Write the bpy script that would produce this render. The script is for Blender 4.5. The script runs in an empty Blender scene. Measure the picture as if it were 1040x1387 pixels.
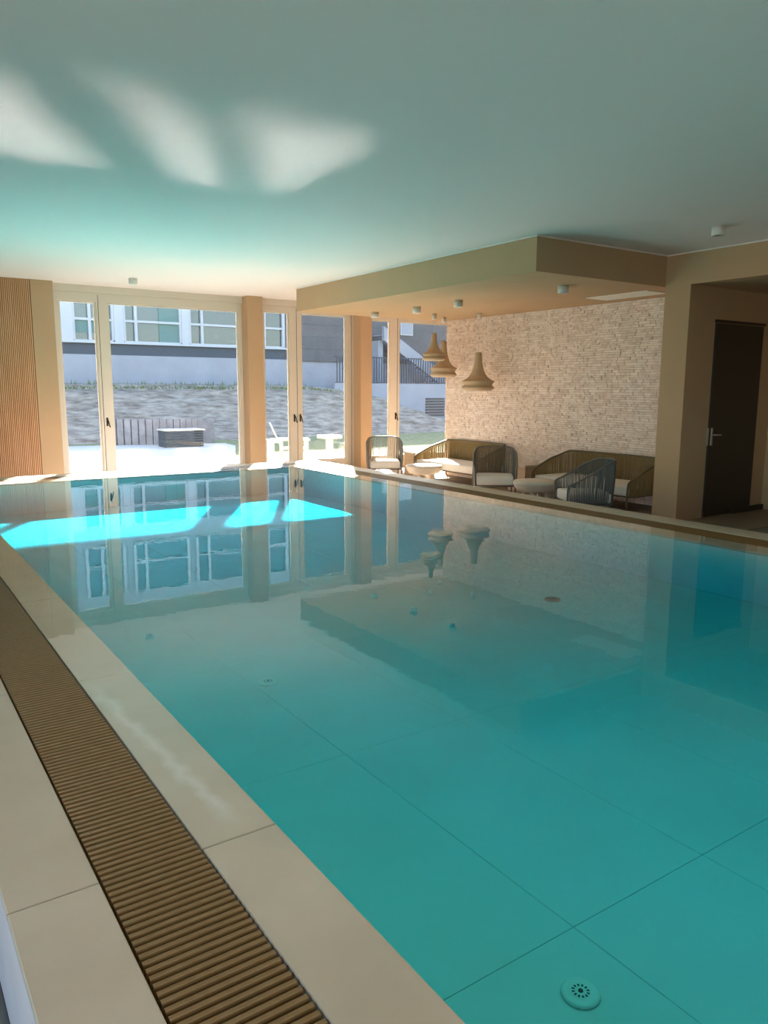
import bpy, bmesh, math, random
from mathutils import Vector, Matrix, Euler
random.seed(7)
R = math.radians
SC = bpy.context.scene
COL = SC.collection

# ------------------------------------------------------------------ camera
cd = bpy.data.cameras.new('camera'); cam = bpy.data.objects.new('camera', cd); COL.objects.link(cam)
cd.sensor_fit = 'HORIZONTAL'; cd.sensor_width = 36.0; cd.lens = 36.0 * 1034.5 / 1040.0
cd.clip_start = 0.02; cd.clip_end = 500
YAW, PITCH, ROLL = 0.59639, 0.160782, 0.00414
fw = Vector((math.sin(YAW) * math.cos(PITCH), math.cos(YAW) * math.cos(PITCH), -math.sin(PITCH)))
rt0 = Vector((math.cos(YAW), -math.sin(YAW), 0)); up0 = rt0.cross(fw)
rt = rt0 * math.cos(ROLL) + up0 * math.sin(ROLL); up = -rt0 * math.sin(ROLL) + up0 * math.cos(ROLL)
m3 = Matrix((rt, up, -fw)).transposed()
cam.matrix_world = Matrix.Translation((0, 0, 1.2)) @ m3.to_4x4()
SC.camera = cam

# ------------------------------------------------------------------ sky, sun, exposure
SUN_AZ, SUN_EL = R(30.1), R(28.0)          # azimuth clockwise from +Y
W = bpy.data.worlds.new('sky'); SC.world = W; W.use_nodes = True
nt = W.node_tree; nt.nodes.clear()
sky = nt.nodes.new('ShaderNodeTexSky'); sky.sky_type = 'NISHITA'; sky.sun_disc = False
sky.sun_elevation = SUN_EL; sky.sun_rotation = SUN_AZ; sky.air_density = 1.0; sky.dust_density = 1.0
bg = nt.nodes.new('ShaderNodeBackground'); bg.inputs[1].default_value = 0.11
wo = nt.nodes.new('ShaderNodeOutputWorld')
nt.links.new(sky.outputs[0], bg.inputs[0]); nt.links.new(bg.outputs[0], wo.inputs[0])
sd = bpy.data.lights.new('sun', 'SUN'); sun = bpy.data.objects.new('sun', sd); COL.objects.link(sun)
sd.energy = 8.4; sd.angle = R(2.2); sd.color = (1.0, 0.94, 0.86)
sdir = Vector((math.sin(SUN_AZ) * math.cos(SUN_EL), math.cos(SUN_AZ) * math.cos(SUN_EL), math.sin(SUN_EL)))
sun.rotation_euler = sdir.to_track_quat('Z', 'Y').to_euler(); sun.location = sdir * 60
SC.view_settings.view_transform = 'Standard'; SC.view_settings.look = 'None'
SC.view_settings.gamma = 1.0; SC.view_settings.use_curve_mapping = False
SC.view_settings.exposure = 3.2
cy = SC.cycles
cy.max_bounces = 9; cy.diffuse_bounces = 6; cy.glossy_bounces = 5; cy.transmission_bounces = 10
cy.transparent_max_bounces = 16; cy.volume_bounces = 0
cy.caustics_reflective = True; cy.caustics_refractive = True; cy.blur_glossy = 0.0
cy.use_guiding = True; cy.guiding_training_samples = 0; cy.surface_guiding_probability = .92; cy.denoising_prefilter = 'NONE'
cy.sample_clamp_indirect = 40.0
def portal(name, loc, rot, sx, sy):
    l = bpy.data.lights.new(name, 'AREA'); l.shape = 'RECTANGLE'; l.size = sx; l.size_y = sy
    l.cycles.is_portal = True
    o = bpy.data.objects.new(name, l); COL.objects.link(o); o.location = loc; o.rotation_euler = rot
portal('sky_portal', (6.7, 13.35, 1.1), (R(-90), 0, 0), 8.6, 3.2)

portal('sky_portal_side', (-2.75, .1, 1.1), (0, R(-90), 0), 3.0, 7.0)  # samples sky through the added side glazing

# ------------------------------------------------------------------ materials
def mat(name, base=(.8, .8, .8), rough=.6, spec=.5, metal=0.0):
    m = bpy.data.materials.new(name); m.use_nodes = True
    b = m.node_tree.nodes['Principled BSDF']
    b.inputs['Base Color'].default_value = (*base, 1); b.inputs['Roughness'].default_value = rough
    b.inputs['Specular IOR Level'].default_value = spec; b.inputs['Metallic'].default_value = metal
    return m
def noisy(name, c1, c2, scale=5, rough=.6, spec=.4, bump=0.0, detail=6, bscale=None, stretch=(1, 1, 1), space='Object', dist=.01):
    m = mat(name, c1, rough, spec); t = m.node_tree; b = t.nodes['Principled BSDF']
    tc = t.nodes.new('ShaderNodeTexCoord'); mp = t.nodes.new('ShaderNodeMapping'); mp.inputs['Scale'].default_value = stretch
    n = t.nodes.new('ShaderNodeTexNoise'); n.inputs['Scale'].default_value = scale; n.inputs['Detail'].default_value = detail
    r = t.nodes.new('ShaderNodeValToRGB'); r.color_ramp.elements[0].position = .3; r.color_ramp.elements[1].position = .72
    r.color_ramp.elements[0].color = (*c1, 1); r.color_ramp.elements[1].color = (*c2, 1)
    if space == 'World':
        g = t.nodes.new('ShaderNodeNewGeometry'); t.links.new(g.outputs['Position'], mp.inputs[0])
    else:
        t.links.new(tc.outputs['Object'], mp.inputs[0])
    t.links.new(mp.outputs[0], n.inputs[0]); t.links.new(n.outputs[0], r.inputs[0]); t.links.new(r.outputs[0], b.inputs['Base Color'])
    if bump:
        n2 = t.nodes.new('ShaderNodeTexNoise'); n2.inputs['Scale'].default_value = bscale or scale * 6; n2.inputs['Detail'].default_value = 4
        bp = t.nodes.new('ShaderNodeBump'); bp.inputs['Strength'].default_value = bump; bp.inputs['Distance'].default_value = dist
        t.links.new(mp.outputs[0], n2.inputs[0]); t.links.new(n2.outputs[0], bp.inputs['Height']); t.links.new(bp.outputs[0], b.inputs['Normal'])
    return m
M = {}
def matte(name, c):
    m = bpy.data.materials.new(name); m.use_nodes = True; t = m.node_tree; t.nodes.clear()
    o = t.nodes.new('ShaderNodeOutputMaterial'); d = t.nodes.new('ShaderNodeBsdfDiffuse'); d.inputs[0].default_value = (*c, 1); t.links.new(d.outputs[0], o.inputs[0]); return m
M['ceil'] = matte('ceiling_paint', (.86, .765, .74))
M['taupe'] = noisy('taupe_paint', (.53, .35, .21), (.55, .365, .22), 3, .85, .2)
M['frame'] = mat('window_frame_paint', (.66, .59, .50), .45)
M['gap'] = mat('rubber_seal', (.05, .045, .04), .8)
M['dark'] = mat('dark_metal', (.03, .025, .022), .4, .5, .6)
M['stone'] = noisy('pool_deck_tile', (.46, .385, .285), (.54, .46, .355), 3.2, .42, .5, .12, 8, 40, space='World', dist=.003)
def lime_stain(m):
    t = m.node_tree; b = t.nodes['Principled BSDF']; N = t.nodes.new; L = t.links.new
    def mth(op, x, y=None, z=None):
        n = N('ShaderNodeMath'); n.operation = op
        for i, q in enumerate((x, y, z)):
            if q is None: continue
            if isinstance(q, (int, float)): n.inputs[i].default_value = q
            else: L(q, n.inputs[i])
        return n.outputs[0]
    g = N('ShaderNodeNewGeometry'); sp = N('ShaderNodeSeparateXYZ'); L(g.outputs['Position'], sp.inputs[0]); x, y = sp.outputs[0], sp.outputs[1]
    nz = N('ShaderNodeTexNoise'); nz.inputs['Scale'].default_value = 9; nz.inputs['Detail'].default_value = 6; L(g.outputs['Position'], nz.inputs[0])
    line = mth('ADD', mth('MULTIPLY_ADD', mth('SUBTRACT', y, 1.95), -.075, .765), mth('MULTIPLY', mth('SUBTRACT', nz.outputs[0], .5), .09))
    d = mth('ABSOLUTE', mth('SUBTRACT', x, line)); k = mth('SUBTRACT', 1.0, mth('MULTIPLY', d, 28.0)); k = mth('MAXIMUM', k, 0.0)
    win = mth('MINIMUM', 1.0, mth('MAXIMUM', 0.0, mth('MINIMUM', mth('MULTIPLY', mth('SUBTRACT', y, 1.83), 6.0), mth('MULTIPLY', mth('SUBTRACT', 3.18, y), 4.0)))); k = mth('MULTIPLY', mth('MULTIPLY', k, win), .5)
    src = b.inputs['Base Color'].links[0].from_socket; mx = N('ShaderNodeMix'); mx.data_type = 'RGBA'; L(k, mx.inputs[0]); L(src, mx.inputs[6]); mx.inputs[7].default_value = (.72, .70, .66, 1)
    L(mx.outputs[2], b.inputs['Base Color'])
lime_stain(M['stone'])
M['ptile'] = noisy('pool_basin_tile', (.68, .68, .66), (.75, .75, .73), 1.6, .5, .4, space='World')
M['grout'] = mat('grout', (.22, .20, .17), .9)
M['pgrout'] = mat('basin_grout', (.57, .57, .555), .9)
M['drain'] = mat('drain_grey', (.16, .16, .16), .5)
M['tubwall'] = noisy('tub_side_paint', (.60, .52, .51), (.66, .58, .57), 4, .6)
M['grate'] = noisy('grate_plastic', (.185, .105, .032), (.22, .13, .045), 30, .38, .6, space='World')
M['channel'] = mat('drain_channel', (.03, .022, .014), .8)
M['floor'] = noisy('floor_tile', (.27, .20, .145), (.33, .25, .18), 2.5, .45, .4, space='World')
M['oak'] = noisy('oak_slats', (.60, .30, .14), (.76, .43, .23), 2.2, .55, .35, stretch=(14, 14, .5), space='World')
M['oakback'] = mat('oak_shadow_gap', (.16, .08, .04), .8)
M['brick'] = noisy('ledgestone', (.76, .615, .52), (.90, .765, .665), 9, .85, .2, .25, 8, 45, space='World', dist=.006)
M['brick_dark'] = noisy('ledgestone_dark', (.70, .555, .46), (.84, .70, .60), 9, .85, .2, .25, 8, 45, space='World', dist=.006)
M['brick_light'] = noisy('ledgestone_light', (.82, .69, .59), (.93, .81, .71), 9, .85, .2, .25, 8, 45, space='World', dist=.006)
M['white'] = mat('white_metal', (.78, .76, .72), .4)
M['chrome'] = mat('brushed_steel', (.62, .60, .57), .28, .5, 1.0)
M['door'] = mat('door_laminate', (.05, .03, .018), .5)
M['shade'] = noisy('lamp_plywood', (.47, .34, .215), (.55, .41, .27), 3, .6, .35, stretch=(1, 1, 24))
M['cord'] = mat('cord', (.55, .50, .44), .7)
M['bulb'] = mat('lamp_socket', (.10, .08, .06), .6)
M['rope_grey'] = noisy('grey_rope', (.15, .135, .115), (.22, .20, .175), 60, .85, .2)
M['rope_blue'] = noisy('blue_grey_rope', (.13, .135, .14), (.19, .195, .20), 60, .85, .2)
M['rope_olive'] = noisy('olive_rope', (.24, .165, .07), (.32, .225, .105), 60, .85, .2)
M['frame_olive'] = mat('olive_tube', (.15, .11, .06), .5)
M['frame_grey'] = mat('grey_tube', (.16, .14, .12), .5)
M['cushion'] = noisy('cushion_fabric', (.74, .69, .62), (.80, .75, .68), 40, .95, .1, .2, 3, 200, dist=.002)
M['concrete'] = noisy('cream_concrete', (.62, .53, .43), (.70, .61, .50), 5, .7, .3)
M['panel'] = mat('service_panel', (.86, .82, .74), .5)
def glass():
    m = bpy.data.materials.new('window_glass'); m.use_nodes = True; t = m.node_tree; t.nodes.clear()
    o = t.nodes.new('ShaderNodeOutputMaterial'); mx = t.nodes.new('ShaderNodeMixShader'); f = t.nodes.new('ShaderNodeFresnel'); f.inputs[0].default_value = 1.4
    a = t.nodes.new('ShaderNodeBsdfTransparent'); a.inputs[0].default_value = (.93, .96, .97, 1)
    g = t.nodes.new('ShaderNodeBsdfGlossy'); g.inputs['Roughness'].default_value = 0.0; g.inputs[0].default_value = (1, 1, 1, 1)
    t.links.new(f.outputs[0], mx.inputs[0]); t.links.new(a.outputs[0], mx.inputs[1]); t.links.new(g.outputs[0], mx.inputs[2]); t.links.new(mx.outputs[0], o.inputs[0])
    return m
M['glass'] = glass()
def water():
    m = bpy.data.materials.new('pool_water'); m.use_nodes = True; t = m.node_tree; t.nodes.clear()
    N = t.nodes.new; L = t.links.new
    o = N('ShaderNodeOutputMaterial'); mx = N('ShaderNodeMixShader')
    lw = N('ShaderNodeLayerWeight'); lw.inputs['Blend'].default_value = .5
    pw = N('ShaderNodeMath'); pw.operation = 'POWER'; pw.inputs[1].default_value = 5
    ml = N('ShaderNodeMath'); ml.operation = 'MULTIPLY_ADD'; ml.inputs[1].default_value = .98; ml.inputs[2].default_value = .02
    tr = N('ShaderNodeBsdfTransparent'); tr.inputs[0].default_value = (1, 1, 1, 1)
    g = N('ShaderNodeBsdfGlossy'); g.inputs['Roughness'].default_value = 0.0; g.inputs[0].default_value = (1, 1, 1, 1)
    ge = N('ShaderNodeNewGeometry'); n1 = N('ShaderNodeTexNoise'); n1.inputs['Scale'].default_value = 7.0; n1.inputs['Detail'].default_value = 2
    bp = N('ShaderNodeBump'); bp.inputs['Strength'].default_value = WATER_BUMP; bp.inputs['Distance'].default_value = .01
    L(ge.outputs['Position'], n1.inputs[0]); L(n1.outputs[0], bp.inputs['Height']); L(bp.outputs[0], g.inputs['Normal'])
    L(lw.outputs['Facing'], pw.inputs[0]); L(pw.outputs[0], ml.inputs[0]); L(ml.outputs[0], mx.inputs[0])
    L(tr.outputs[0], mx.inputs[1]); L(g.outputs[0], mx.inputs[2]); L(mx.outputs[0], o.inputs['Surface'])
    v = N('ShaderNodeVolumeAbsorption'); v.inputs['Color'].default_value = (0.0, .88, .925, 1); v.inputs['Density'].default_value = WATER_DENS
    L(v.outputs[0], o.inputs['Volume'])
    return m
WATER_BUMP, WATER_DENS = .035, 2.4
M['water'] = water()

# ------------------------------------------------------------------ mesh helpers
class MB:
    def __init__(s): s.v = []; s.f = []
    def add(s, vs, fs):
        n = len(s.v); s.v += [tuple(v) for v in vs]; s.f += [tuple(i + n for i in f) for f in fs]; return s
    def box(s, x0, x1, y0, y1, z0, z1):
        return s.add([(x0, y0, z0), (x1, y0, z0), (x1, y1, z0), (x0, y1, z0), (x0, y0, z1), (x1, y0, z1), (x1, y1, z1), (x0, y1, z1)],
                     [(3, 2, 1, 0), (4, 5, 6, 7), (0, 1, 5, 4), (1, 2, 6, 5), (2, 3, 7, 6), (3, 0, 4, 7)])
    def slab(s, x0, x1, y0, y1, z0, z1, c=.003):          # box with a chamfered top
        a = z1 - c
        return s.add([(x0, y0, z0), (x1, y0, z0), (x1, y1, z0), (x0, y1, z0), (x0, y0, a), (x1, y0, a), (x1, y1, a), (x0, y1, a),
                      (x0 + c, y0 + c, z1), (x1 - c, y0 + c, z1), (x1 - c, y1 - c, z1), (x0 + c, y1 - c, z1)],
                     [(3, 2, 1, 0), (8, 9, 10, 11), (0, 1, 5, 4), (1, 2, 6, 5), (2, 3, 7, 6), (3, 0, 4, 7), (4, 5, 9, 8), (5, 6, 10, 9), (6, 7, 11, 10), (7, 4, 8, 11)])
    def rbox(s, x0, x1, y0, y1, z0, z1, c=.01):           # box chamfered on every edge
        b = bmesh.new(); bmesh.ops.create_cube(b, size=1)
        for v in b.verts: v.co = Vector(((x0 + x1) / 2 + v.co.x * (x1 - x0), (y0 + y1) / 2 + v.co.y * (y1 - y0), (z0 + z1) / 2 + v.co.z * (z1 - z0)))
        bmesh.ops.bevel(b, geom=b.edges[:], offset=c, segments=2, profile=.6, affect='EDGES'); s.bm(b); return s
    def bm(s, b):
        b.verts.ensure_lookup_table(); b.verts.index_update()
        s.add([v.co[:] for v in b.verts], [[v.index for v in f.verts] for f in b.faces]); b.free()
    def tube(s, pts, r, n=8, cap=True):
        pts = [Vector(p) for p in pts]; k = len(pts); rr = r if isinstance(r, (list, tuple)) else [r] * k
        t0 = (pts[1] - pts[0]).normalized(); u = t0.orthogonal().normalized(); vs = []; prev = t0
        for i, p in enumerate(pts):
            t = (pts[min(i + 1, k - 1)] - pts[max(i - 1, 0)]).normalized()
            q = prev.rotation_difference(t); u = (q @ u); u = (u - t * u.dot(t)).normalized(); w = t.cross(u); prev = t
            vs += [p + (u * math.cos(2 * math.pi * j / n) + w * math.sin(2 * math.pi * j / n)) * rr[i] for j in range(n)]
        fs = [(i * n + j, i * n + (j + 1) % n, (i + 1) * n + (j + 1) % n, (i + 1) * n + j) for i in range(k - 1) for j in range(n)]
        if cap: fs += [tuple(range(n - 1, -1, -1)), tuple((k - 1) * n + j for j in range(n))]
        return s.add(vs, fs)
    def lathe(s, prof, n=32, c=(0, 0, 0)):
        vs = []; fs = []
        for r, z in prof: vs += [(c[0] + r * math.cos(2 * math.pi * j / n), c[1] + r * math.sin(2 * math.pi * j / n), c[2] + z) for j in range(n)]
        for i in range(len(prof) - 1): fs += [(i * n + j, i * n + (j + 1) % n, (i + 1) * n + (j + 1) % n, (i + 1) * n + j) for j in range(n)]
        if prof[0][0] > 1e-6: fs.append(tuple(range(n - 1, -1, -1)))
        if prof[-1][0] > 1e-6: fs.append(tuple((len(prof) - 1) * n + j for j in range(n)))
        return s.add(vs, fs)
    def prism(s, poly, z0, z1):
        n = len(poly)
        return s.add([(x, y, z0) for x, y in poly] + [(x, y, z1) for x, y in poly],
                     [tuple(range(n - 1, -1, -1)), tuple(range(n, 2 * n))] + [(i, (i + 1) % n, n + (i + 1) % n, n + i) for i in range(n)])
    def mesh(s, name, m, smooth=False):
        me = bpy.data.meshes.new(name); me.from_pydata(s.v, [], s.f); me.materials.append(m)
        if smooth: me.shade_smooth()
        me.update(); return me
    def build(s, name, m, parent=None, smooth=False, loc=None, kind=None):
        o = bpy.data.objects.new(name, s.mesh(name, m, smooth)); COL.objects.link(o)
        if parent is not None: o.parent = parent
        if loc is not None: o.location = loc
        if kind: o['kind'] = kind
        return o
def inst(name, me, parent, loc, rot=None, scale=None):
    o = bpy.data.objects.new(name, me); COL.objects.link(o); o.parent = parent; o.location = loc
    if rot is not None: o.rotation_euler = rot
    if scale is not None: o.scale = scale
    return o
def tag(o, label, cat, group=None, kind=None):
    o['label'] = label; o['category'] = cat
    if group: o['group'] = group
    if kind: o['kind'] = kind
    return o
def empty(name, loc=(0, 0, 0), rz=0.0):
    o = bpy.data.objects.new(name, None); COL.objects.link(o); o.location = loc; o.rotation_euler = (0, 0, rz); return o
def children(o): return [c for c in bpy.data.objects if c.parent == o]
def copy_tree(o, parent=None):
    c = o.copy(); COL.objects.link(c)
    if parent is not None: c.parent = parent
    for ch in children(o): copy_tree(ch, c)
    return c
def curve(pts, n=6):                                         # Catmull-Rom through the points
    P = [Vector(p) for p in pts]; out = []
    for i in range(len(P) - 1):
        a, b, c, d = P[max(i - 1, 0)], P[i], P[i + 1], P[min(i + 2, len(P) - 1)]
        for k in range(n):
            t = k / n
            out.append(.5 * ((2 * b) + (c - a) * t + (2 * a - 5 * b + 4 * c - d) * t * t + (3 * b - a - 3 * c + d) * t ** 3))
    return out + [P[-1]]

# ------------------------------------------------------------------ room shell
CEIL, SOF, FLR = 2.8, 2.43, -0.42
LWY1 = 3.6                                                   # end of the added side glazing
FY = 12.85                                                   # front plane of the pillars and the slatted wall
fl = MB()
TX0, TX1, TY0, TY1 = .18, 6.24, -2.2, 11.27                  # footprint of the raised pool tub
for a in ((-2.5, TX0, -4, 13.3), (TX0, TX1, -4, TY0), (TX0, TX1, TY1, 13.3), (TX1, 11.0, -4, 13.3)):
    fl.box(a[0], a[1], a[2], a[3], FLR - .2, FLR - .012)
floor = tag(fl.build('floor', M['grout']), 'beige tiled lounge floor below the raised pool rim', 'floor', kind='structure')
tme = MB().slab(0, .597, 0, 1.197, 0, .012, .002).mesh('tile', M['floor'])
for i in range(8):
    for j in range(7):
        x = 6.245 + i * .6; y = 4.9 + j * 1.2
        if x + .6 < 11.01: inst('tile', tme, floor, (x, y, FLR - .012))
tag(MB().box(-2.5, 11.0, -4, 13.3, CEIL, CEIL + .15).build('ceiling', M['ceil']), 'smooth off-white ceiling over the pool', 'ceiling', kind='structure')
wl = MB(); wl.box(-2.65, -2.5, -4, -3.4, FLR - .2, CEIL + .15); wl.box(-2.65, -2.5, LWY1, 13.3, FLR - .2, CEIL + .15); wl.box(-2.65, -2.5, -3.4, LWY1, 2.6, CEIL + .15); wl.box(-2.65, -2.5, -3.4, LWY1, FLR - .2, FLR + .1)
tag(wl.build('wall_left', M['taupe']), 'taupe wall with added wide glazing to the left of the viewer', 'wall', kind='structure')
w = empty('added_window_4', (-2.58, (LWY1 - 3.4) / 2, FLR)); tag(w, 'long side glazing added left of the viewer for more daylight', 'window', kind='structure'); wl = LWY1 + 3.4  # unseen glazing added to bring daylight onto the near deck
f = MB(); f.box(-.04, .04, -wl / 2, wl / 2, 2.92, 3.02); f.box(-.04, .04, -wl / 2, wl / 2, .1, .2)
for k in range(5): f.box(-.04, .04, -wl / 2 + (wl - .08) * k / 4, -wl / 2 + (wl - .08) * k / 4 + .08, .2, 2.92)
f.build('window_frame', M['frame'], w)
for k in range(4): MB().box(-.004, .004, -wl / 2 + (wl - .08) * k / 4 + .08, -wl / 2 + (wl - .08) * (k + 1) / 4, .2, 2.92).build('pane', M['glass'], w)
tag(MB().box(-2.65, 11.15, -4.15, -4, FLR - .2, CEIL + .15).build('wall_back', M['taupe']), 'taupe wall behind the viewer', 'wall', kind='structure')
tag(MB().box(11.0, 11.15, -4, 13.3, FLR - .2, CEIL + .15).build('wall_far_right', M['taupe']), 'taupe wall past the lounge partition', 'wall', kind='structure')
# window wall: header, slatted part, closing piece
wh = MB(); wh.box(2.58, 10.8, 13.06, 13.3, 2.69, CEIL); wh.box(10.8, 11.0, 13.06, 13.3, FLR, CEIL)
wh.box(-2.5, 2.3, FY + .05, 13.3, FLR, CEIL)
tag(wh.build('wall_window', M['frame']), 'pale header wall above the tall glazed doors', 'wall', kind='structure')
sl = MB()
x = -2.5
while x < 2.26 - .02:
    sl.box(x, x + .017, FY, FY + .03, FLR, CEIL - .003); x += .026
wc = empty('wall_slatted', (0, 0, 0)); tag(wc, 'oak wall of fine vertical slats left of windows', 'wall', kind='structure')
MB().box(-2.5, 2.26, FY + .03, FY + .05, FLR, CEIL).build('backing', M['oakback'], wc)
so = sl.build('slat', M['oak'], wc, kind='stuff')
def column(x0, x1, label):
    tag(MB().slab(x0, x1, FY, 13.3, FLR, CEIL - .001, .0008).build('column', M['taupe']), label, 'column', kind='structure')
column(2.26, 2.58, 'taupe column between oak slatted wall and first window')
column(5.788, 6.08, 'taupe column between the wide window and the double doors')
column(8.16, 8.42, 'taupe column behind the rope armchair by the lounge window')
# dropped soffit
sf = tag(MB().box(6.04, 9.1, 6.05, 11.47, SOF, CEIL).build('soffit', M['taupe']), 'dropped taupe ceiling block over the lounge corner', 'soffit', kind='structure')
t1 = MB(); t1.box(6.028, 6.04, 6.038, 11.48, CEIL - .014, CEIL); t1.box(6.04, 8.24, 6.038, 6.05, CEIL - .014, CEIL); t1.box(8.228, 8.24, -4, 6.038, CEIL - .014, CEIL)
tag(t1.build('trim_1', M['ceil']), 'thin white shadow-line trim along top of taupe walls', 'trim', kind='structure')
# right wall with the door niche
wr = MB(); wr.box(8.24, 10.3, 5.70, 6.05, FLR - .1, CEIL); wr.box(8.24, 10.3, 3.4, 5.70, SOF, CEIL)
wr.box(8.24, 10.3, -4, 3.4, FLR - .1, CEIL); wr.box(10.15, 10.3, 3.4, 5.70, FLR - .1, SOF)
tag(wr.build('wall_right', M['taupe']), 'taupe right wall with deep dark doorway niche', 'wall', kind='structure')
dn = empty('door_1', (8.80, 5.70, FLR)); tag(dn, 'dark brown flush door inside the right wall niche', 'door', kind='structure')
MB().rbox(0, 1.05, -.012, .03, .005, 2.43, .004).build('door_leaf', M['door'], dn)
MB().box(-.016, -.001, -.006, .02, 0, 2.445).build('jamb_gap', M['gap'], dn)
MB().rbox(-.03, 1.08, -.02, .0, 2.437, 2.47, .003).build('door_head', M['door'], dn)
for xx, nm in ((-.055, 'lock_plate'), (.035, 'lock_plate')):
    MB().rbox(xx, xx + .035, -.022, -.006, .92, 1.14, .004).build(nm, M['chrome'], dn)
hd = MB(); hd.tube([(.052, -.02, 1.055), (.052, -.075, 1.055)], .011, 10); hd.tube([(.052, -.068, 1.055), (.10, -.07, 1.055), (.17, -.07, 1.053)], .011, 10)
hd.build('lever_handle', M['chrome'], dn, True)
tag(MB().rbox(9.4, 10.14, 5.66, 5.699, FLR, FLR + .07, .004).build('baseboard_right', M['door']), 'dark baseboard at the back of the niche', 'baseboard', kind='structure')

# brick partition
bw = tag(MB().box(9.1, 9.25, 6.05, 11.35, FLR, CEIL).build('wall_brick', M['brick']), 'pale ledgestone brick partition behind the two sofas', 'wall', kind='structure')
bks = [MB(), MB(), MB()]; z = FLR
while z < SOF - .01:
    h = random.choice((.028, .034, .034, .04)); h = min(h, SOF - z); y = 6.05 - random.random() * .1
    while y < 11.35:
        l = random.uniform(.06, .15); y0, y1 = max(6.05, y), min(11.35, y + l)
        if y1 - y0 > .012:
            d = random.uniform(.006, .019); t = random.uniform(-.004, .004); e = .0025
            random.choice(bks).add([(9.1, y0, z), (9.1, y1, z), (9.1, y1, z + h), (9.1, y0, z + h),
                    (9.1 - d - t, y0 + e, z + e), (9.1 - d + t, y1 - e, z + e), (9.1 - d + t, y1 - e, z + h - e), (9.1 - d - t, y0 + e, z + h - e)],
                   [(4, 7, 6, 5), (0, 4, 5, 1), (1, 5, 6, 2), (2, 6, 7, 3), (3, 7, 4, 0)])
        y += l
    z += h
for mb, k in zip(bks, ('brick', 'brick_dark', 'brick_light')): mb.build('brick', M[k], bw, kind='stuff')

# windows
def glazing(name, label, x0, x1, zt, rects, bars, handles, seals=()):
    w = empty(name, ((x0 + x1) / 2, 13.1, FLR)); tag(w, label, 'window', kind='structure'); ox = -(x0 + x1) / 2
    f = MB()
    xs = sorted(rects); zb = -.20
    f.rbox(x0 + ox, x1 + ox, 0, .09, zt - FLR, 2.69 - FLR, .006)               # head
    f.rbox(x0 + ox, x1 + ox, 0, .09, 0, zb - FLR, .006)                         # sill rail
    edges = [x0] + [e for r in xs for e in r] + [x1]
    for a, b in zip(edges[0::2], edges[1::2]): f.rbox(a + ox, b + ox, 0, .085, zb - FLR - .004, zt - FLR + .004, .006)
    f.build('window_frame', M['frame'], w)
    for a, b in xs:
        s = MB(); k = .022                                                    # glazing bead round the pane
        s.box(a + ox, a + k + ox, .02, .06, zb - FLR, zt - FLR); s.box(b - k + ox, b + ox, .02, .06, zb - FLR, zt - FLR)
        s.box(a + k + ox, b - k + ox, .02, .06, zb - FLR, zb - FLR + k); s.box(a + k + ox, b - k + ox, .02, .06, zt - FLR - k, zt - FLR)
        s.build('glazing_bead', M['frame'], w)
        MB().box(a + k + ox, b - k + ox, .036, .042, zb - FLR + k, zt - FLR - k).build('pane', M['glass'], w)
    for a in seals: MB().box(a - .004 + ox, a + .004 + ox, -.003, .01, .02, 2.66 - FLR).build('seal', M['gap'], w)
    for a, sgn in handles:
        h = MB(); h.rbox(a - .014 + ox, a + .014 + ox, -.012, .004, .98, 1.12, .004)
        h.tube([(a + ox, -.01, 1.08), (a + ox, -.05, 1.08)], .009, 8); h.tube([(a + ox, -.045, 1.085), (a + .012 * sgn + ox, -.05, 1.04), (a + .03 * sgn + ox, -.05, .96)], .009, 8)
        h.build('handle', M['dark'], w)
glazing('window_1', 'wide window with narrow side sash beside the oak slatted wall', 2.58, 5.788, 2.55, [(2.70, 3.26), (3.45, 5.72)], 0, [(3.35, 1)], (3.30,))
glazing('window_2', 'pair of glazed terrace doors between two taupe columns', 6.08, 8.16, 2.58, [(6.22, 6.735), (6.99, 7.98)], 0, [(6.82, 1), (6.945, 1)], (6.887, 8.10))
glazing('window_3', 'lounge window reaching behind the brick partition', 8.42, 10.8, 2.55, [(8.50, 9.03), (9.26, 10.68)], 0, [(9.17, 1)], (9.21,))

# ------------------------------------------------------------------ pool
PX0, PX1, PY0, PY1, DEP = .86, 5.47, -1.5, 10.5, -0.40
GX0, GX1 = .385, .642                                        # near grate
RX0, RX1 = 5.70, 5.97                                        # right grate
FG0, FG1 = 10.74, 11.0                                       # far grate
pool = empty('pool', (3.2, 5, FLR)); tag(pool, 'raised teal swimming pool with tiled overflow rim', 'pool', kind='structure')
PO = Vector((-3.2, -5, -FLR))
def P(mb):
    mb.v = [tuple(Vector(v) + PO) for v in mb.v]; return mb
b = MB()
b.box(PX0 - .25, PX1 + .25, PY0 - .25, PY1 + .25, DEP - .3, DEP - .012)
for (x0, x1, y0, y1) in ((PX0 - .22, PX0 - .012, PY0 - .22, PY1 + .22), (PX1 + .012, PX1 + .22, PY0 - .22, PY1 + .22), (PX0 - .012, PX1 + .012, PY0 - .22, PY0 - .012), (PX0 - .012, PX1 + .012, PY1 + .012, PY1 + .22)):
    b.box(x0, x1, y0, y1, DEP - .012, -.03)
P(b).build('basin', M['pgrout'], pool)
b = MB()                                                     # tub sides and gutter bottoms
b.box(TX0 + .006, TX1 - .006, TY0 + .006, PY0 - .25, FLR, -.03); b.box(TX0 + .006, TX1 - .006, PY1 + .25, TY1 - .006, FLR, -.12)
b.box(TX0 + .006, PX0 - .25, PY0 - .25, PY1 + .25, FLR, -.12); b.box(PX1 + .25, TX1 - .006, PY0 - .25, PY1 + .25, FLR, -.12)
P(b).build('gutter', M['channel'], pool)
b = MB(); b.box(TX0, TX0 + .006, TY0, TY1, FLR, -.02); b.box(TX1 - .006, TX1, TY0, TY1, FLR, -.02)
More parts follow.
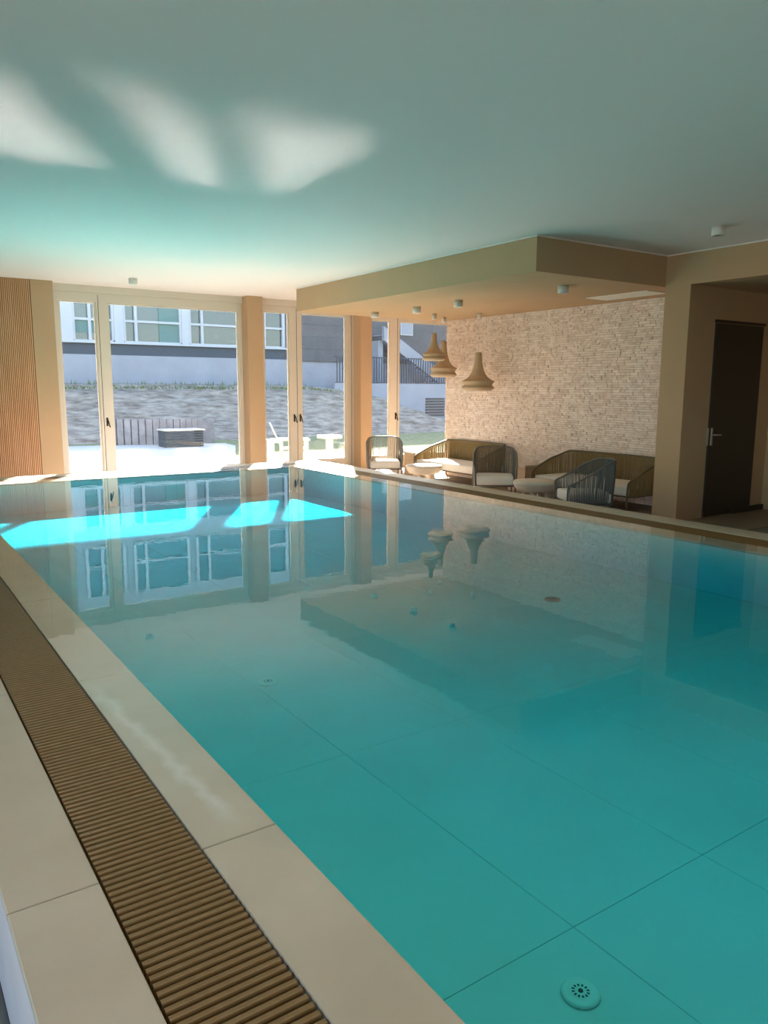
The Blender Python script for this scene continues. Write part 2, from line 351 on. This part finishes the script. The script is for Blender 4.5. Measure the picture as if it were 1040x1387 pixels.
b.box(TX0 + .006, TX1 - .006, TY1 - .006, TY1, FLR, -.02); b.box(TX0 + .006, TX1 - .006, TY0, TY0 + .006, FLR, -.02)
P(b).build('tub_side', M['tubwall'], pool)
b = MB(); b.box(TX0 + .006, GX0 - .008, TY0 + .006, TY1 - .006, -.12, -.022); b.box(RX1 + .008, TX1 - .006, TY0 + .006, TY1 - .006, -.12, -.022)
b.box(GX0 - .008, RX1 + .008, FG1 + .008, TY1 - .006, -.12, -.022); b.box(PX0 - .24, PX1 + .24, TY0 + .006, PY0 - .2, -.06, -.022)
P(b).build('tile_bed', M['grout'], pool)
def tiles(axis, a0, a1, joints, top, name='tile'):
    for p, q in zip(joints[:-1], joints[1:]):
        g = .0022
        mb = MB()
        if axis == 'Y': mb.slab(a0, a1, p + g, q - g, top - .018, top, .0025)
        else: mb.slab(p + g, q - g, a0, a1, top - .018, top, .0025)
        P(mb).build(name, M['stone'], pool)
JY = [TY0, -1.0, .4, 1.80, 3.20, 4.60, 6.0, 7.4, 8.8, 10.2]
tiles('Y', TX0 - .004, GX0 - .003, JY + [TY1 + .004], 0.0)
tiles('Y', GX1 + .003, PX0, JY[1:] + [FG0 - .003], -.005)
tiles('Y', RX1 + .003, TX1 + .004, JY + [TY1 + .004], 0.0)
tiles('Y', PX1, RX0 - .003, JY[1:] + [FG0 - .003], -.005)
tiles('X', FG1 + .003, TY1 + .004, [GX0, 1.6, 3.0, 4.4, RX1], 0.0)
tiles('X', PY1, FG0 - .003, [PX0, 2.26, 3.66, PX1], -.005)
# tiles of the basin
fx = [PX0, 1.64, 2.29, 2.94, 3.59, 4.24, 4.89, PX1]; fy = [PY0, .07, 1.39, 2.71, 4.03, 5.35, 6.67, 7.99, 9.31, PY1]
for p, q in zip(fx[:-1], fx[1:]):
    for r_, s_ in zip(fy[:-1], fy[1:]):
        P(MB().slab(p + .001, q - .001, r_ + .001, s_ - .001, DEP - .012, DEP, .001)).build('floor_tile', M['ptile'], pool)
for r_, s_ in zip(fy[:-1], fy[1:]):
    for z0, z1 in ((DEP, -.024),):
        P(MB().box(PX1, PX1 + .012, r_ + .0015, s_ - .0015, z0 + .0015, z1 - .0015)).build('wall_tile', M['ptile'], pool)
        P(MB().box(PX0 - .012, PX0, r_ + .0015, s_ - .0015, z0 + .0015, z1 - .0015)).build('wall_tile', M['ptile'], pool)
for p, q in zip(fx[:-1], fx[1:]):
    for z0, z1 in ((DEP, -.024),):
        P(MB().box(p + .0015, q - .0015, PY1, PY1 + .012, z0 + .0015, z1 - .0015)).build('wall_tile', M['ptile'], pool)
        P(MB().box(p + .0015, q - .0015, PY0 - .012, PY0, z0 + .0015, z1 - .0015)).build('wall_tile', M['ptile'], pool)
# water: a film over the inner rim tiles and the body in the basin, one closed skin
def water_mesh():
    A = (GX1 + .003, RX0 - .003, TY0 + 1.21, FG0 - .003); B = (PX0 - .006, PX1 + .006, PY0 - .006, PY1 + .006)
    def ring(r, z): return [(r[0], r[2], z), (r[1], r[2], z), (r[1], r[3], z), (r[0], r[3], z)]
    v = ring(A, 0) + ring(A, -.012) + ring(B, -.012) + ring(B, DEP - .006)
    f = [(0, 1, 2, 3), (15, 14, 13, 12)]
    for k in range(3):
        for i in range(4): f.append((k * 4 + i, k * 4 + 4 + i, k * 4 + 4 + (i + 1) % 4, k * 4 + (i + 1) % 4))
    return v, f
v, f = water_mesh()
wtr = MB().add(v, f).build('pool_water', M['water']); tag(wtr, 'clear teal pool water mirroring windows and soffit', 'water', kind='structure')
# overflow grates
sm = MB(); sm.rbox(-.5, .5, -.0085, .0085, -.02, 0, .004)
def slat_mesh(L, name='slat'):
    w, h, c = .0165, .022, .005
    prof = [(-w / 2, -h), (w / 2, -h), (w / 2, -c), (w / 2 - c * .35, -c * .3), (w / 2 - c, 0), (-w / 2 + c, 0), (-w / 2 + c * .35, -c * .3), (-w / 2, -c)]
    n = len(prof); v = [(-L / 2, y, z) for y, z in prof] + [(L / 2, y, z) for y, z in prof]
    f = [tuple(range(n)), tuple(range(2 * n - 1, n - 1, -1))] + [(i, n + i, n + (i + 1) % n, (i + 1) % n) for i in range(n)]
    return v, f
def grate(label, x0, x1, y0, y1, along, single0=None, nmax=0):
    """slats across a channel; along = 'Y' or 'X' is the direction of the channel"""
    cx, cyy = (x0 + x1) / 2, (y0 + y1) / 2
    g = empty('overflow_grate', (cx, cyy, -.11)); tag(g, label, 'grate', 'overflow grates round the pool')
    L = (x1 - x0 if along == 'Y' else y1 - y0) - .008; pitch = .0245; v, f = slat_mesh(L)
    if along == 'X': v = [(-y, x, z) for x, y, z in v]
    me = MB().add(v, f).mesh('slat', M['grate']); rest = MB()
    a0, a1 = (y0, y1) if along == 'Y' else (x0, x1); n = int((a1 - a0 - .02) / pitch); k0 = 0
    for k in range(n):
        q = a0 + .02 + k * pitch; off = (0, q - cyy, .108) if along == 'Y' else (q - cx, 0, .108)
        if single0 is not None and q >= single0 and k0 < nmax: inst('slat', me, g, off); k0 += 1
        else: rest.add([(p[0] + off[0], p[1] + off[1], p[2] + off[2]) for p in v], f)
    if rest.v: rest.build('slat_run', M['grate'], g, kind='stuff')
    r = MB()                                                  # bearer rods under the slats
    for fr in (-.3, .3):
        if along == 'Y': r.box(fr * L - .006, fr * L + .006, y0 + .01 - cyy, y1 - .01 - cyy, 0, .084)
        else: r.box(x0 + .01 - cx, x1 - .01 - cx, fr * L - .006, fr * L + .006, 0, .084)
    r.build('bearer', M['channel'], g)
grate('brown slatted overflow grate along the near pool edge', GX0, GX1, TY0 + .03, FG0 - .01, 'Y', .85, 300)
grate('brown slatted overflow grate along the lounge side of the pool', RX0, RX1, TY0 + .03, FG0 - .01, 'Y')
grate('brown slatted overflow grate at the window end of the pool', GX0, RX1, FG0, FG1, 'X')
# floor inlets
def inlet(x, y, label):
    t = empty('floor_inlet', (x, y, DEP)); tag(t, label, 'inlet')
    MB().lathe([(.050, 0), (.053, .006), (.050, .012), (.042, .016), (.037, .013), (.0, .013)], 36).build('cover', M['white'], t, True)
    h = MB()
    for k in range(12):
        a = k * math.pi / 6; h.add([(math.cos(a + d) * r, math.sin(a + d) * r, .0136) for d, r in ((-.13, .016), (.13, .016), (.13, .024), (-.13, .024))], [(0, 1, 2, 3)])
    h.build('slot', M['gap'], t)
    MB().lathe([(.007, .013), (.006, .016), (0, .0165)], 16).build('screw', M['gap'], t)
inlet(1.717, 3.654, 'round white floor inlet far from the viewer under teal water')
inlet(1.455, 1.199, 'round white floor inlet nearest the viewer under teal water')
t = empty('main_drain', (4.26, 3.97, DEP)); tag(t, 'round dark drain cover on the pool floor toward the lounge side', 'drain')
MB().lathe([(.060, 0), (.063, .006), (.057, .012), (0, .012)], 32).build('cover', M['drain'], t, True)
h = MB()
for k in range(7): h.box(-.034, .034, -.036 + k * .012 - .003, -.036 + k * .012 + .003, .0118, .0128)
h.build('slot', M['gap'], t)

# ------------------------------------------------------------------ lounge furniture
def seat(name, label, cat, group, loc, rz, w, d, hb, harm, rope, tubem, nrope, cushions):
    """rope armchair or sofa facing -Y: a horseshoe top rail that rises from the arm fronts to the back"""
    o = empty(name, loc, rz); tag(o, label, cat, group); hw = w / 2
    half = [(hw - .03, -d / 2, .0), (hw - .025, -d / 2 - .004, harm * .55), (hw - .02, -d / 2, harm - .055), (hw - .015, -d / 2 + .03, harm - .01), (hw, -d / 2 + .12, harm + .03),
            (hw, 0, harm + (hb - harm) * .55), (hw - .01, d / 2 - .22, hb - .07), (hw - .06, d / 2 - .08, hb - .015), (hw - .17, d / 2 - .01, hb)]
    rail = half + [(0, d / 2 + .005, hb + .004)] + [(-x, y, z) for x, y, z in reversed(half)]
    cv = curve(rail, 6); MB().tube(cv, .0135, 8).build('frame_tube', tubem, o, True)
    rail_pts = [p for p in cv if p.z > harm - .03]
    zb = .20; low = []
    for p in rail_pts: low.append(Vector((p.x * (1 - .02 / hw), max(p.y, -d / 2 + .02) * .93 - .0, zb)))
    lr = MB(); lr.tube(low, .011, 8); lr.tube([low[0], low[-1]], .011, 8); lr.build('seat_rail', tubem, o, True)
    # evenly spaced ropes from rail to seat rail
    L = [0]
    for a, b in zip(rail_pts, rail_pts[1:]): L.append(L[-1] + (b - a).length)
    rp = MB()
    for k in range(nrope):
        s = L[-1] * (k + .5) / nrope; i = max(j for j in range(len(L)) if L[j] <= s); i = min(i, len(L) - 2); t = (s - L[i]) / (L[i + 1] - L[i])
        a = rail_pts[i].lerp(rail_pts[i + 1], t); b = low[i].lerp(low[i + 1], t)
        jit = Vector((random.uniform(-.006, .006), random.uniform(-.004, .004), 0)); out = Vector((a.x, a.y, 0)).normalized() * .008
        rp.tube([a + out * .6, a.lerp(b, .5) + out + jit, b + out * .6], .0076, 5, cap=False)
    rp.build('rope_weave', rope, o, True, kind='stuff')
    n = max(3, int(w / .07)); st = MB()                        # straps under the cushion and the short rope skirt
    for k in range(n):
        xx = -hw + .05 + (w - .1) * k / (n - 1); st.box(xx - .012, xx + .012, -d / 2 + .02, d / 2 - .05, zb - .004, zb + .004)
    st.build('seat_strap', tubem, o)
    for sx in (-1, 1): MB().tube([(sx * (hw - .06), d / 2 - .10, zb), (sx * (hw - .05), d / 2 - .05, 0)], .013, 8).build('leg', tubem, o, True)
    cw = (w - .09) / cushions
    for k in range(cushions):
        x0 = -hw + .045 + k * cw
        b = bmesh.new(); bmesh.ops.create_cube(b, size=1)
        for v in b.verts: v.co = Vector((x0 + cw / 2 + v.co.x * (cw - .006), -.03 + v.co.y * (d - .10), .275 + v.co.z * .13))
        bmesh.ops.bevel(b, geom=b.edges[:], offset=.03, segments=3, profile=.6, affect='EDGES')
        bmesh.ops.subdivide_edges(b, edges=[e for e in b.edges if e.calc_length() > .25], cuts=2, use_grid_fill=True)
        for v in b.verts:
            if v.co.z > .3: v.co.z += .014 * max(0, 1 - ((v.co.x - x0 - cw / 2) / (cw / 2)) ** 2) * max(0, 1 - ((v.co.y + .03) / (d / 2)) ** 2)
        MB_ = MB(); MB_.bm(b); MB_.build('seat_cushion', M['cushion'], o, True)
    return o
G1 = 'rope armchairs in the lounge corner'
seat('rope_armchair', 'grey rope armchair with white cushion by the lounge window', 'armchair', G1, (7.74, 11.40, FLR), R(-31), .64, .62, .74, .46, M['rope_grey'], M['frame_grey'], 62, 1)
seat('rope_armchair', 'grey rope armchair in front of the sofa nearer the window', 'armchair', G1, (7.82, 8.55, FLR), R(-40.8), .64, .62, .74, .46, M['rope_grey'], M['frame_grey'], 62, 1)
seat('rope_armchair', 'blue-grey rope armchair seen side-on before the pier sofa', 'armchair', G1, (7.56, 6.55, FLR), R(-121), .64, .64, .74, .46, M['rope_blue'], M['frame_grey'], 70, 1)
G2 = 'olive rope sofas along the brick wall'
seat('rope_sofa', 'olive rope sofa against the brick wall nearer the window', 'sofa', G2, (8.66, 10.38, FLR), R(-90), 1.68, .78, .68, .42, M['rope_olive'], M['frame_olive'], 170, 2)
seat('rope_sofa', 'olive rope sofa against the brick wall beside the taupe pier', 'sofa', G2, (8.66, 7.34, FLR), R(-90), 1.80, .78, .68, .42, M['rope_olive'], M['frame_olive'], 170, 2)
def round_table(label, loc, r):
    o = empty('round_table', loc); tag(o, label, 'table', 'cream round coffee tables')
    MB().lathe([(0, .225), (r * .55, .225), (r * .84, .25), (r * .95, .30), (r * .985, .335), (r, .34), (r, .365), (r * .985, .372), (0, .374)], 40).build('table_top', M['concrete'], o, True)
    for k in range(4):
        a = k * math.pi / 2 + .5
        MB().lathe([(.028, 0), (.035, .12), (.045, .232)], 12, (math.cos(a) * r * .5, math.sin(a) * r * .5, 0)).build('leg', M['concrete'], o, True)
    return o
round_table('cream round coffee table before the sofa nearer the window', (7.58, 10.00, FLR), .30)
round_table('cream round coffee table beside the blue-grey side-on armchair', (7.58, 7.44, FLR), .32)
def side_table(label, loc):
    o = empty('side_table', loc); tag(o, label, 'table', 'square side tables at the sofa ends')
    MB().rbox(-.21, .21, -.21, .21, .40, .43, .006).build('table_top', M['concrete'], o)
    MB().rbox(-.19, .19, -.19, .19, 0, .40, .006).build('body', M['shade'], o)
side_table('square cream-topped side table between sofa and lounge window', (8.72, 11.70, FLR))
side_table('square cream-topped side table between the two olive sofas', (8.78, 8.88, FLR))

# ------------------------------------------------------------------ lamps
def pendant(label, x, y, zb, sc, hz):
    o = empty('pendant_lamp', (x, y, SOF)); tag(o, label, 'lamp', 'bell-shaped plywood pendants')
    prof = [(.115, .05), (.115, .012), (.15, .004), (.205, .008), (.243, .035), (.25, .05), (.243, .062), (.222, .078), (.216, .092), (.226, .112), (.246, .135), (.25, .146), (.238, .156),
            (.19, .178), (.148, .21), (.115, .255), (.09, .31), (.072, .37), (.06, .44), (.053, .52), (.05, .575), (.044, .582), (.0, .583)]
    prof = [(r * sc, z * hz + zb - SOF) for r, z in prof]
    MB().lathe(prof, 40).build('lamp_shade', M['shade'], o, True)
    z0 = zb - SOF
    MB().lathe([(0, .048 * hz + z0), (.113 * sc, .049 * hz + z0)], 24).build('shade_opening', M['bulb'], o)
    MB().tube([(0, 0, .58 * hz + z0), (0, 0, -.08)], .003, 6).build('cable', M['cord'], o)
    MB().lathe([(0, -.09), (.035, -.09), (.038, -.085), (.038, 0), (0, 0)], 20).build('ceiling_cup', M['white'], o, True)
pendant('bell-shaped wooden pendant lamp hanging nearest the brick wall middle', 8.60, 9.88, 1.16, 1.09, 1.09)
pendant('bell-shaped wooden pendant lamp in front of brick wall end', 8.63, 10.85, 1.39, .95, 1.10)
pendant('highest bell-shaped wooden pendant lamp, before the lounge window', 8.08, 10.42, 1.655, .80, .79)
def spot(label, x, y, z, grp, lit=False):
    o = empty('ceiling_spotlight', (x, y, z)); tag(o, label, 'spotlight', grp)
    MB().lathe([(.042, -.084), (.058, -.090), (.064, -.087), (.064, 0), (0, 0)], 24).build('housing', M['white'], o, True)
    MB().lathe([(0, -.080), (.043, -.084)], 20).build('lens', M['lens'] if lit else M['bulb'], o)
    if lit:
        l = bpy.data.lights.new('fill_beam', 'SPOT'); l.energy = FILL_W; l.color = (1.0, .84, .64); l.spot_size = R(150); l.spot_blend = 1.0; l.shadow_soft_size = .03  # beam exists only in the added fill fixtures
        b = bpy.data.objects.new('fill_beam', l); COL.objects.link(b); b.parent = o; b.location = (0, 0, -.10)
FILL_W = 4.5
M['lens'] = mat('added_lamp_lens', (.9, .85, .75), .4); M['lens'].node_tree.nodes['Principled BSDF'].inputs['Emission Color'].default_value = (1, .85, .65, 1); M['lens'].node_tree.nodes['Principled BSDF'].inputs['Emission Strength'].default_value = 2.0  # glowing lens of the added ceiling lamps
GS = 'surface spotlights under the soffit'
spot('white cylinder spotlight under the soffit nearest the white ceiling panel', 7.145, 6.69, SOF, GS)
spot('white cylinder spotlight under the soffit, second from the viewer', 7.13, 8.65, SOF, GS)
spot('white cylinder spotlight under the soffit, left of the pendants', 7.19, 9.72, SOF, GS)
spot('white cylinder spotlight under the soffit, closest to the windows', 7.12, 10.78, SOF, GS)
spot('white cylinder spotlight on the main ceiling above the wide window', 3.515, 11.87, CEIL, 'surface spotlights on the main ceiling')
spot('white cylinder spotlight on the main ceiling above the doorway niche', 7.215, 4.72, CEIL, 'surface spotlights on the main ceiling')
for x, y, lb in ((.55, .75, 'white cylinder fill spotlight added above the near deck, closest to the viewer'), (.55, 2.6, 'white cylinder fill spotlight added above the near deck, further along'), (2.9, -.4, 'white cylinder fill spotlight added over the pool beside the viewer'), (2.5, 1.4, 'white cylinder fill spotlight added over the near pool corner'), (4.5, 1.6, 'white cylinder fill spotlight added over the lounge side of the pool')):  # unseen ceiling lamps added to brighten the near deck and pool
    o = spot(lb, x, y, CEIL, 'surface spotlights on the main ceiling', True)
o = empty('ceiling_panel', (8.52, 6.86, SOF)); tag(o, 'white rectangular service panel in the soffit underside', 'panel')
MB().rbox(-.21, .21, -.50, .50, -.012, -.001, .003).build('cover', M['panel'], o)

# ------------------------------------------------------------------ outdoors
M['terrace'] = noisy('terrace_paving', (.54, .485, .42), (.62, .565, .50), 1.2, .8, .2, space='World')
M['lawn'] = noisy('lawn_grass', (.20, .20, .09), (.33, .31, .17), 6, .95, .1, .4, space='World', dist=.02)
M['earth'] = noisy('dry_slope_earth', (.23, .175, .13), (.62, .50, .385), 2.2, .95, .1, 1.0, 12, 9, stretch=(1, 1.4, 4), space='World', dist=.15)
M['render'] = noisy('pale_render', (.30, .29, .31), (.34, .33, .35), 1.2, .9, .2, space='World')
M['band'] = mat('blue_grey_plinth', (.055, .06, .075), .6)
M['clad'] = noisy('grey_cladding', (.11, .10, .10), (.13, .12, .12), 1.5, .7, .3, space='World')
M['wframe'] = mat('white_window_frame', (.42, .41, .42), .5)
M['dglass'] = mat('dark_window_glass', (.05, .06, .065), .06, .8)
M['curtain'] = mat('green_roller_blind', (.13, .20, .18), .8)
M['block'] = noisy('grey_palisade_stone', (.22, .20, .20), (.30, .275, .275), 4, .9, .2, space='World')
M['gwood'] = noisy('pale_garden_wood', (.55, .47, .37), (.66, .57, .46), 5, .7, .2, space='World')
M['dslat'] = mat('anthracite_slat', (.055, .06, .065), .6)
M['blade'] = mat('grass_blade', (.12, .15, .04), .9)
tag(MB().box(-30, 60, 13.3, 60, -1.9, -1.6).build('ground', M['earth']), 'bare ground outside below the slope', 'ground', kind='structure')
tag(MB().box(-30, 60, 13.31, 24, -1.59, -.46).box(-30, -2.66, -20, 13.31, -1.59, -.46).build('lawn', M['lawn']), 'green lawn beyond the sunlit terrace', 'lawn', kind='structure')
tag(MB().box(-12, -2.67, -20, 13.315, -.459, -.44).prism([(-12, 13.32), (6.05, 13.32), (6.2, 14.5), (8.77, 20.5), (8.9, 21.6), (5.0, 22.6), (-12, 22.6)], -.459, -.44).build('terrace', M['terrace']), 'sunlit pale terrace paving outside the wide window and added left of the room', 'terrace', kind='structure')  # box is unseen paving, added to bounce sunlight in through the side glazing
def berm():
    vs = []; fs = []; nx, ny = 150, 46
    from mathutils import noise
    for j in range(ny + 1):
        for i in range(nx + 1):
            x = -14 + i * 48 / nx; y = 20.9 + j * 11.1 / ny
            h = 1.30 if x < 16 else max(-1.4, 1.30 - (x - 16) * (.11 if x < 19.5 else .0) - (max(0, x - 19.5)) * .45 - (.385 if x >= 19.5 else 0))
            base = -.50; k = min(1, max(0, (y - 22.6) / 8.2)); k = k * k * (3 - 2 * k)
            z = base + (h - base) * k
            p = Vector((x * .55, y * .8, 0)); z += (noise.noise(p) * .16 + noise.noise(p * 3.1) * .07 + noise.noise(p * 8) * .03) * min(1, max(0, (y - 22.4) / 1.2)) * (1 if y < 30.2 else .25)
            vs.append((x, y, z))
    for j in range(ny):
        for i in range(nx): a = j * (nx + 1) + i; fs.append((a, a + 1, a + nx + 2, a + nx + 1))
    return MB().add(vs, fs)
tag(berm().build('hill_slope', M['earth'], None, True), 'grey-brown bare earth slope behind the terrace', 'slope', kind='structure')
g = MB()
for k in range(3000):                                        # grass along the crest
    x = random.uniform(-6, 19); y = random.uniform(30.2, 31.6) if k % 2 else random.uniform(28.6, 30.6); hgt = random.uniform(.06, .28) * ((1 if random.random() < .25 else .5) if k % 2 else .2); a = random.uniform(0, 6.28); w = random.uniform(.015, .04)
    dx, dy = math.cos(a) * w, math.sin(a) * w; lx, ly = random.uniform(-.06, .06), random.uniform(-.06, .06); zb = (1.20 if x < 16 else 1.2 - (x - 16) * .11) - max(0, 30.2 - y) * .05
    g.add([(x - dx, y - dy, zb), (x + dx, y + dy, zb), (x + lx, y + ly, zb + hgt + .06)], [(0, 1, 2)])
tag(g.build('grass', M['blade']), 'thin grass tufts along the crest of the slope', 'grass', kind='stuff')
# white-windowed neighbour
nb = empty('neighbour_building', (5, 34, .5)); tag(nb, 'pale neighbouring building with a row of white-framed windows', 'building')
NO = Vector((-5, -34, -.5))
def Nb(mb, name, m, parent=nb, kind=None):
    mb.v = [tuple(Vector(v) + NO) for v in mb.v]; return mb.build(name, m, parent, kind=kind)
Nb(MB().box(-14, 17.38, 34.05, 44, .5, 2.55), 'lower_wall', M['render'])
Nb(MB().box(-14, 17.38, 34.12, 44, 2.55, 3.02), 'plinth_band', M['band'])
Nb(MB().box(-14, 17.38, 34.2, 44, 3.02, 9.6), 'upper_wall', M['render'])
Nb(MB().box(-14.1, 17.38, 33.98, 34.3, 3.02, 3.10), 'window_sill', M['wframe'])
Nb(MB().box(-14.2, 17.38, 33.9, 44.2, 9.6, 9.85), 'roof_edge', M['wframe'])
def nwin(x0, x1, splits, blinds=()):
    for z0 in (3.10, 5.70):
        z1 = z0 + (1.8 if z0 < 5 else 2.3); zm = z0 + .9; fr = .06; f = MB()
        f.box(x0, x1, 34.05, 34.16, z0, z0 + fr); f.box(x0, x1, 34.05, 34.16, z1 - fr, z1); f.box(x0, x1, 34.05, 34.16, zm - .05, zm + .05)
        xs = [x0] + list(splits) + [x1]
        for x in xs: f.box(x - fr, x + fr, 34.04, 34.17, z0 + fr, z1 - fr)
        o = Nb(f, 'window', M['wframe'])
        for a, b in zip(xs[:-1], xs[1:]):
            for c, d in ((z0, zm), (zm, z1)):
                Nb(MB().box(a, b, 34.17, 34.195, c, d), 'pane', M['dglass'], o)
        if z0 < 5:
            for a, b, c, d in blinds: Nb(MB().box(a, b, 34.135, 34.165, c, d), 'blind', M['curtain'], o)
for k in range(4): nwin(-13.2 + k * 4.6, -9.2 + k * 4.6, [-12.0 + k * 4.6])
nwin(5.2, 7.0, [6.1], [(6.16, 6.94, 3.16, 3.9)])
nwin(7.55, 9.15, [8.2], [(7.61, 8.14, 3.45, 3.95), (8.26, 9.09, 3.45, 3.95)])
nwin(9.62, 12.1, [10.12], [(11.15, 12.04, 3.16, 3.95), (11.15, 12.04, 4.05, 4.84)])
nwin(12.52, 17.19, [13.1, 16.2])
for a, b in ((7.03, 7.52), (9.2, 9.58), (12.14, 12.48)): Nb(MB().box(a, b, 34.0, 34.2, 3.10, 4.95), 'pier', M['wframe'])
# dark neighbour
gb = empty('grey_building', (24, 34.5, -1.6)); tag(gb, 'dark grey clad building beyond the double doors', 'building')
GO = Vector((-24, -34.5, 1.6))
def Gb(mb, name, m, parent=gb, kind=None):
    mb.v = [tuple(Vector(v) + GO) for v in mb.v]; return mb.build(name, m, parent, kind=kind)
Gb(MB().box(17.4, 40, 34.3, 44, -1.6, 2.5), 'lower_wall', M['render'])
for k in range(12): Gb(MB().slab(17.41, 40, 34.2, 44, 2.505 + k * .6, 3.1 + k * .6, .006), 'cladding_panel', M['clad'])
f = MB(); f.box(24.2, 25.0, 34.12, 34.2, 4.0, 4.9)
Gb(f, 'window_frame', M['wframe']); Gb(MB().box(24.26, 24.94, 34.10, 34.125, 4.06, 4.84), 'pane', M['render'])
# retaining wall with railing, louvre, stair
rw = empty('retaining_wall', (25, 31, -1.6)); tag(rw, 'white retaining wall outside the lounge window', 'wall', kind='structure')
def Rw(mb, name, m, kind=None, parent=rw):
    mb.v = [tuple(Vector(v) + Vector((-25, -31, 1.6))) for v in mb.v]; return mb.build(name, m, parent, kind=kind)
Rw(MB().box(18.6, 34, 31.6, 31.85, -1.6, 1.42), 'wall_face', M['render'])
lv = MB()
for k in range(7): lv.box(24.0, 25.2, 31.53, 31.6, -.22 + k * .14, -.13 + k * .14)
Rw(lv, 'louvre_slat', M['dslat'], 'stuff')
rl = empty('railing', (25, 31.7, 1.42)); tag(rl, 'dark vertical-bar railing on top of the white retaining wall', 'railing')
b = MB()
for k in range(100): b.box(-6.2 + k * .15 - .02, -6.2 + k * .15 + .02, -.02, .02, .05, 1.22)
b.build('baluster', M['band'], rl, kind='stuff')
b = MB(); b.box(-6.3, 8.9, -.03, .03, 1.22, 1.28); b.box(-6.3, 8.9, -.025, .025, .02, .06); b.build('rail', M['band'], rl)
st = empty('outdoor_stair', (23.5, 33, -1.6)); tag(st, 'pale outdoor stair slanting down behind the railing', 'stair')
MB().add([(-1.2, -.1, 5.9), (-1.2, .1, 5.9), (-1.2, .1, 5.2), (-1.2, -.1, 5.2), (4.2, -.1, 2.7), (4.2, .1, 2.7), (4.2, .1, 2.0), (4.2, -.1, 2.0)],
         [(0, 1, 2, 3), (7, 6, 5, 4), (0, 4, 5, 1), (1, 5, 6, 2), (2, 6, 7, 3), (3, 7, 4, 0)]).build('stringer', M['render'], st)
for k in range(14): MB().box(-1.1 + k * .38, -.72 + k * .38, .1, 1.1, 5.45 - k * .228, 5.5 - k * .228).build('tread', M['render'], st)
MB().box(-1.3, -1.0, .3, .9, 0, 5.2).build('post', M['render'], st); MB().box(3.9, 4.2, .3, .9, 0, 2.1).build('post', M['render'], st)
# palisade, slatted bench, garden pieces
pw = empty('palisade_wall', (7.2, 22.2, -.46)); tag(pw, 'low curved grey palisade wall set into the slope', 'wall')
n = 17
for k in range(n):
    t = k / (n - 1); x = -1.22 + t * 2.72; y = .55 - 1.0 * math.sin(min(1, t * 1.15) * math.pi * .62) + (.35 * max(0, t - .8) / .2)
    a = math.atan2(-1.0 * math.cos(min(1, t * 1.15) * math.pi * .62) * math.pi * .7, 2.72) * .8
    hh = .75 + .006 * math.sin(k * 2.3)
    inst('stone', MB().rbox(-.084, .084, -.07, .07, 0, hh, .012).mesh('stone', M['block']), pw, (x, y, 0), (0, 0, a))
bx = empty('slatted_bench', (7.36, 21.0, -.46)); tag(bx, 'dark slatted bench with pale wooden top before the palisade', 'bench')
for k in range(6): MB().rbox(-.54, .54, -.30, -.27, .04 + k * .07, .095 + k * .07, .005).build('slat', M['dslat'], bx)
for sx in (-.52, .52): MB().rbox(sx - .03, sx + .03, -.27, .3, 0, .47, .005).build('leg', M['dslat'], bx)
for k in range(5): MB().rbox(-.58, .58, -.34 + k * .14, -.21 + k * .14, .47, .51, .006).build('top_board', M['gwood'], bx)
def ptable(label, x, y, s, h):
    o = empty('garden_table', (x, y, -.46)); tag(o, label, 'table', 'pale wooden garden tables on the lawn')
    MB().rbox(-s, s, -s, s, h - .07, h, .01).build('table_top', M['gwood'], o); MB().rbox(-.06, .06, -.06, .06, .03, h - .07, .008).build('post', M['gwood'], o)
    MB().rbox(-s * .6, s * .6, -s * .6, s * .6, 0, .03, .006).build('base_plate', M['gwood'], o)
ptable('pale square pedestal table outside the right glazed door', 8.28, 14.3, .20, .66)
ptable('pale square pedestal table outside, next to the taupe column', 6.98, 14.5, .17, .60)
o = empty('garden_chair', (8.0, 15.4, -.46), R(65)); tag(o, 'pale wooden reclined garden chair on the lawn outside', 'chair')
for k in range(5): MB().rbox(-.26 + k * .105, -.165 + k * .105, -.3, .3, .30, .325, .006).build('seat_slat', M['gwood'], o)
bk2 = MB()
for k in range(5):
    p = inst('back_slat', MB().rbox(0, .095, -.012, .012, 0, .62, .006).mesh('back_slat', M['gwood']), o, (-.26 + k * .105, .28, .31), (R(-24), 0, 0))
for sx in (-.28, .28):
    MB().rbox(sx - .03, sx + .03, -.3, -.24, 0, .5, .006).build('leg', M['gwood'], o); MB().rbox(sx - .03, sx + .03, .26, .32, 0, .5, .006).build('leg', M['gwood'], o)
    MB().rbox(sx - .05, sx + .05, -.34, .36, .5, .53, .006).build('armrest', M['gwood'], o)
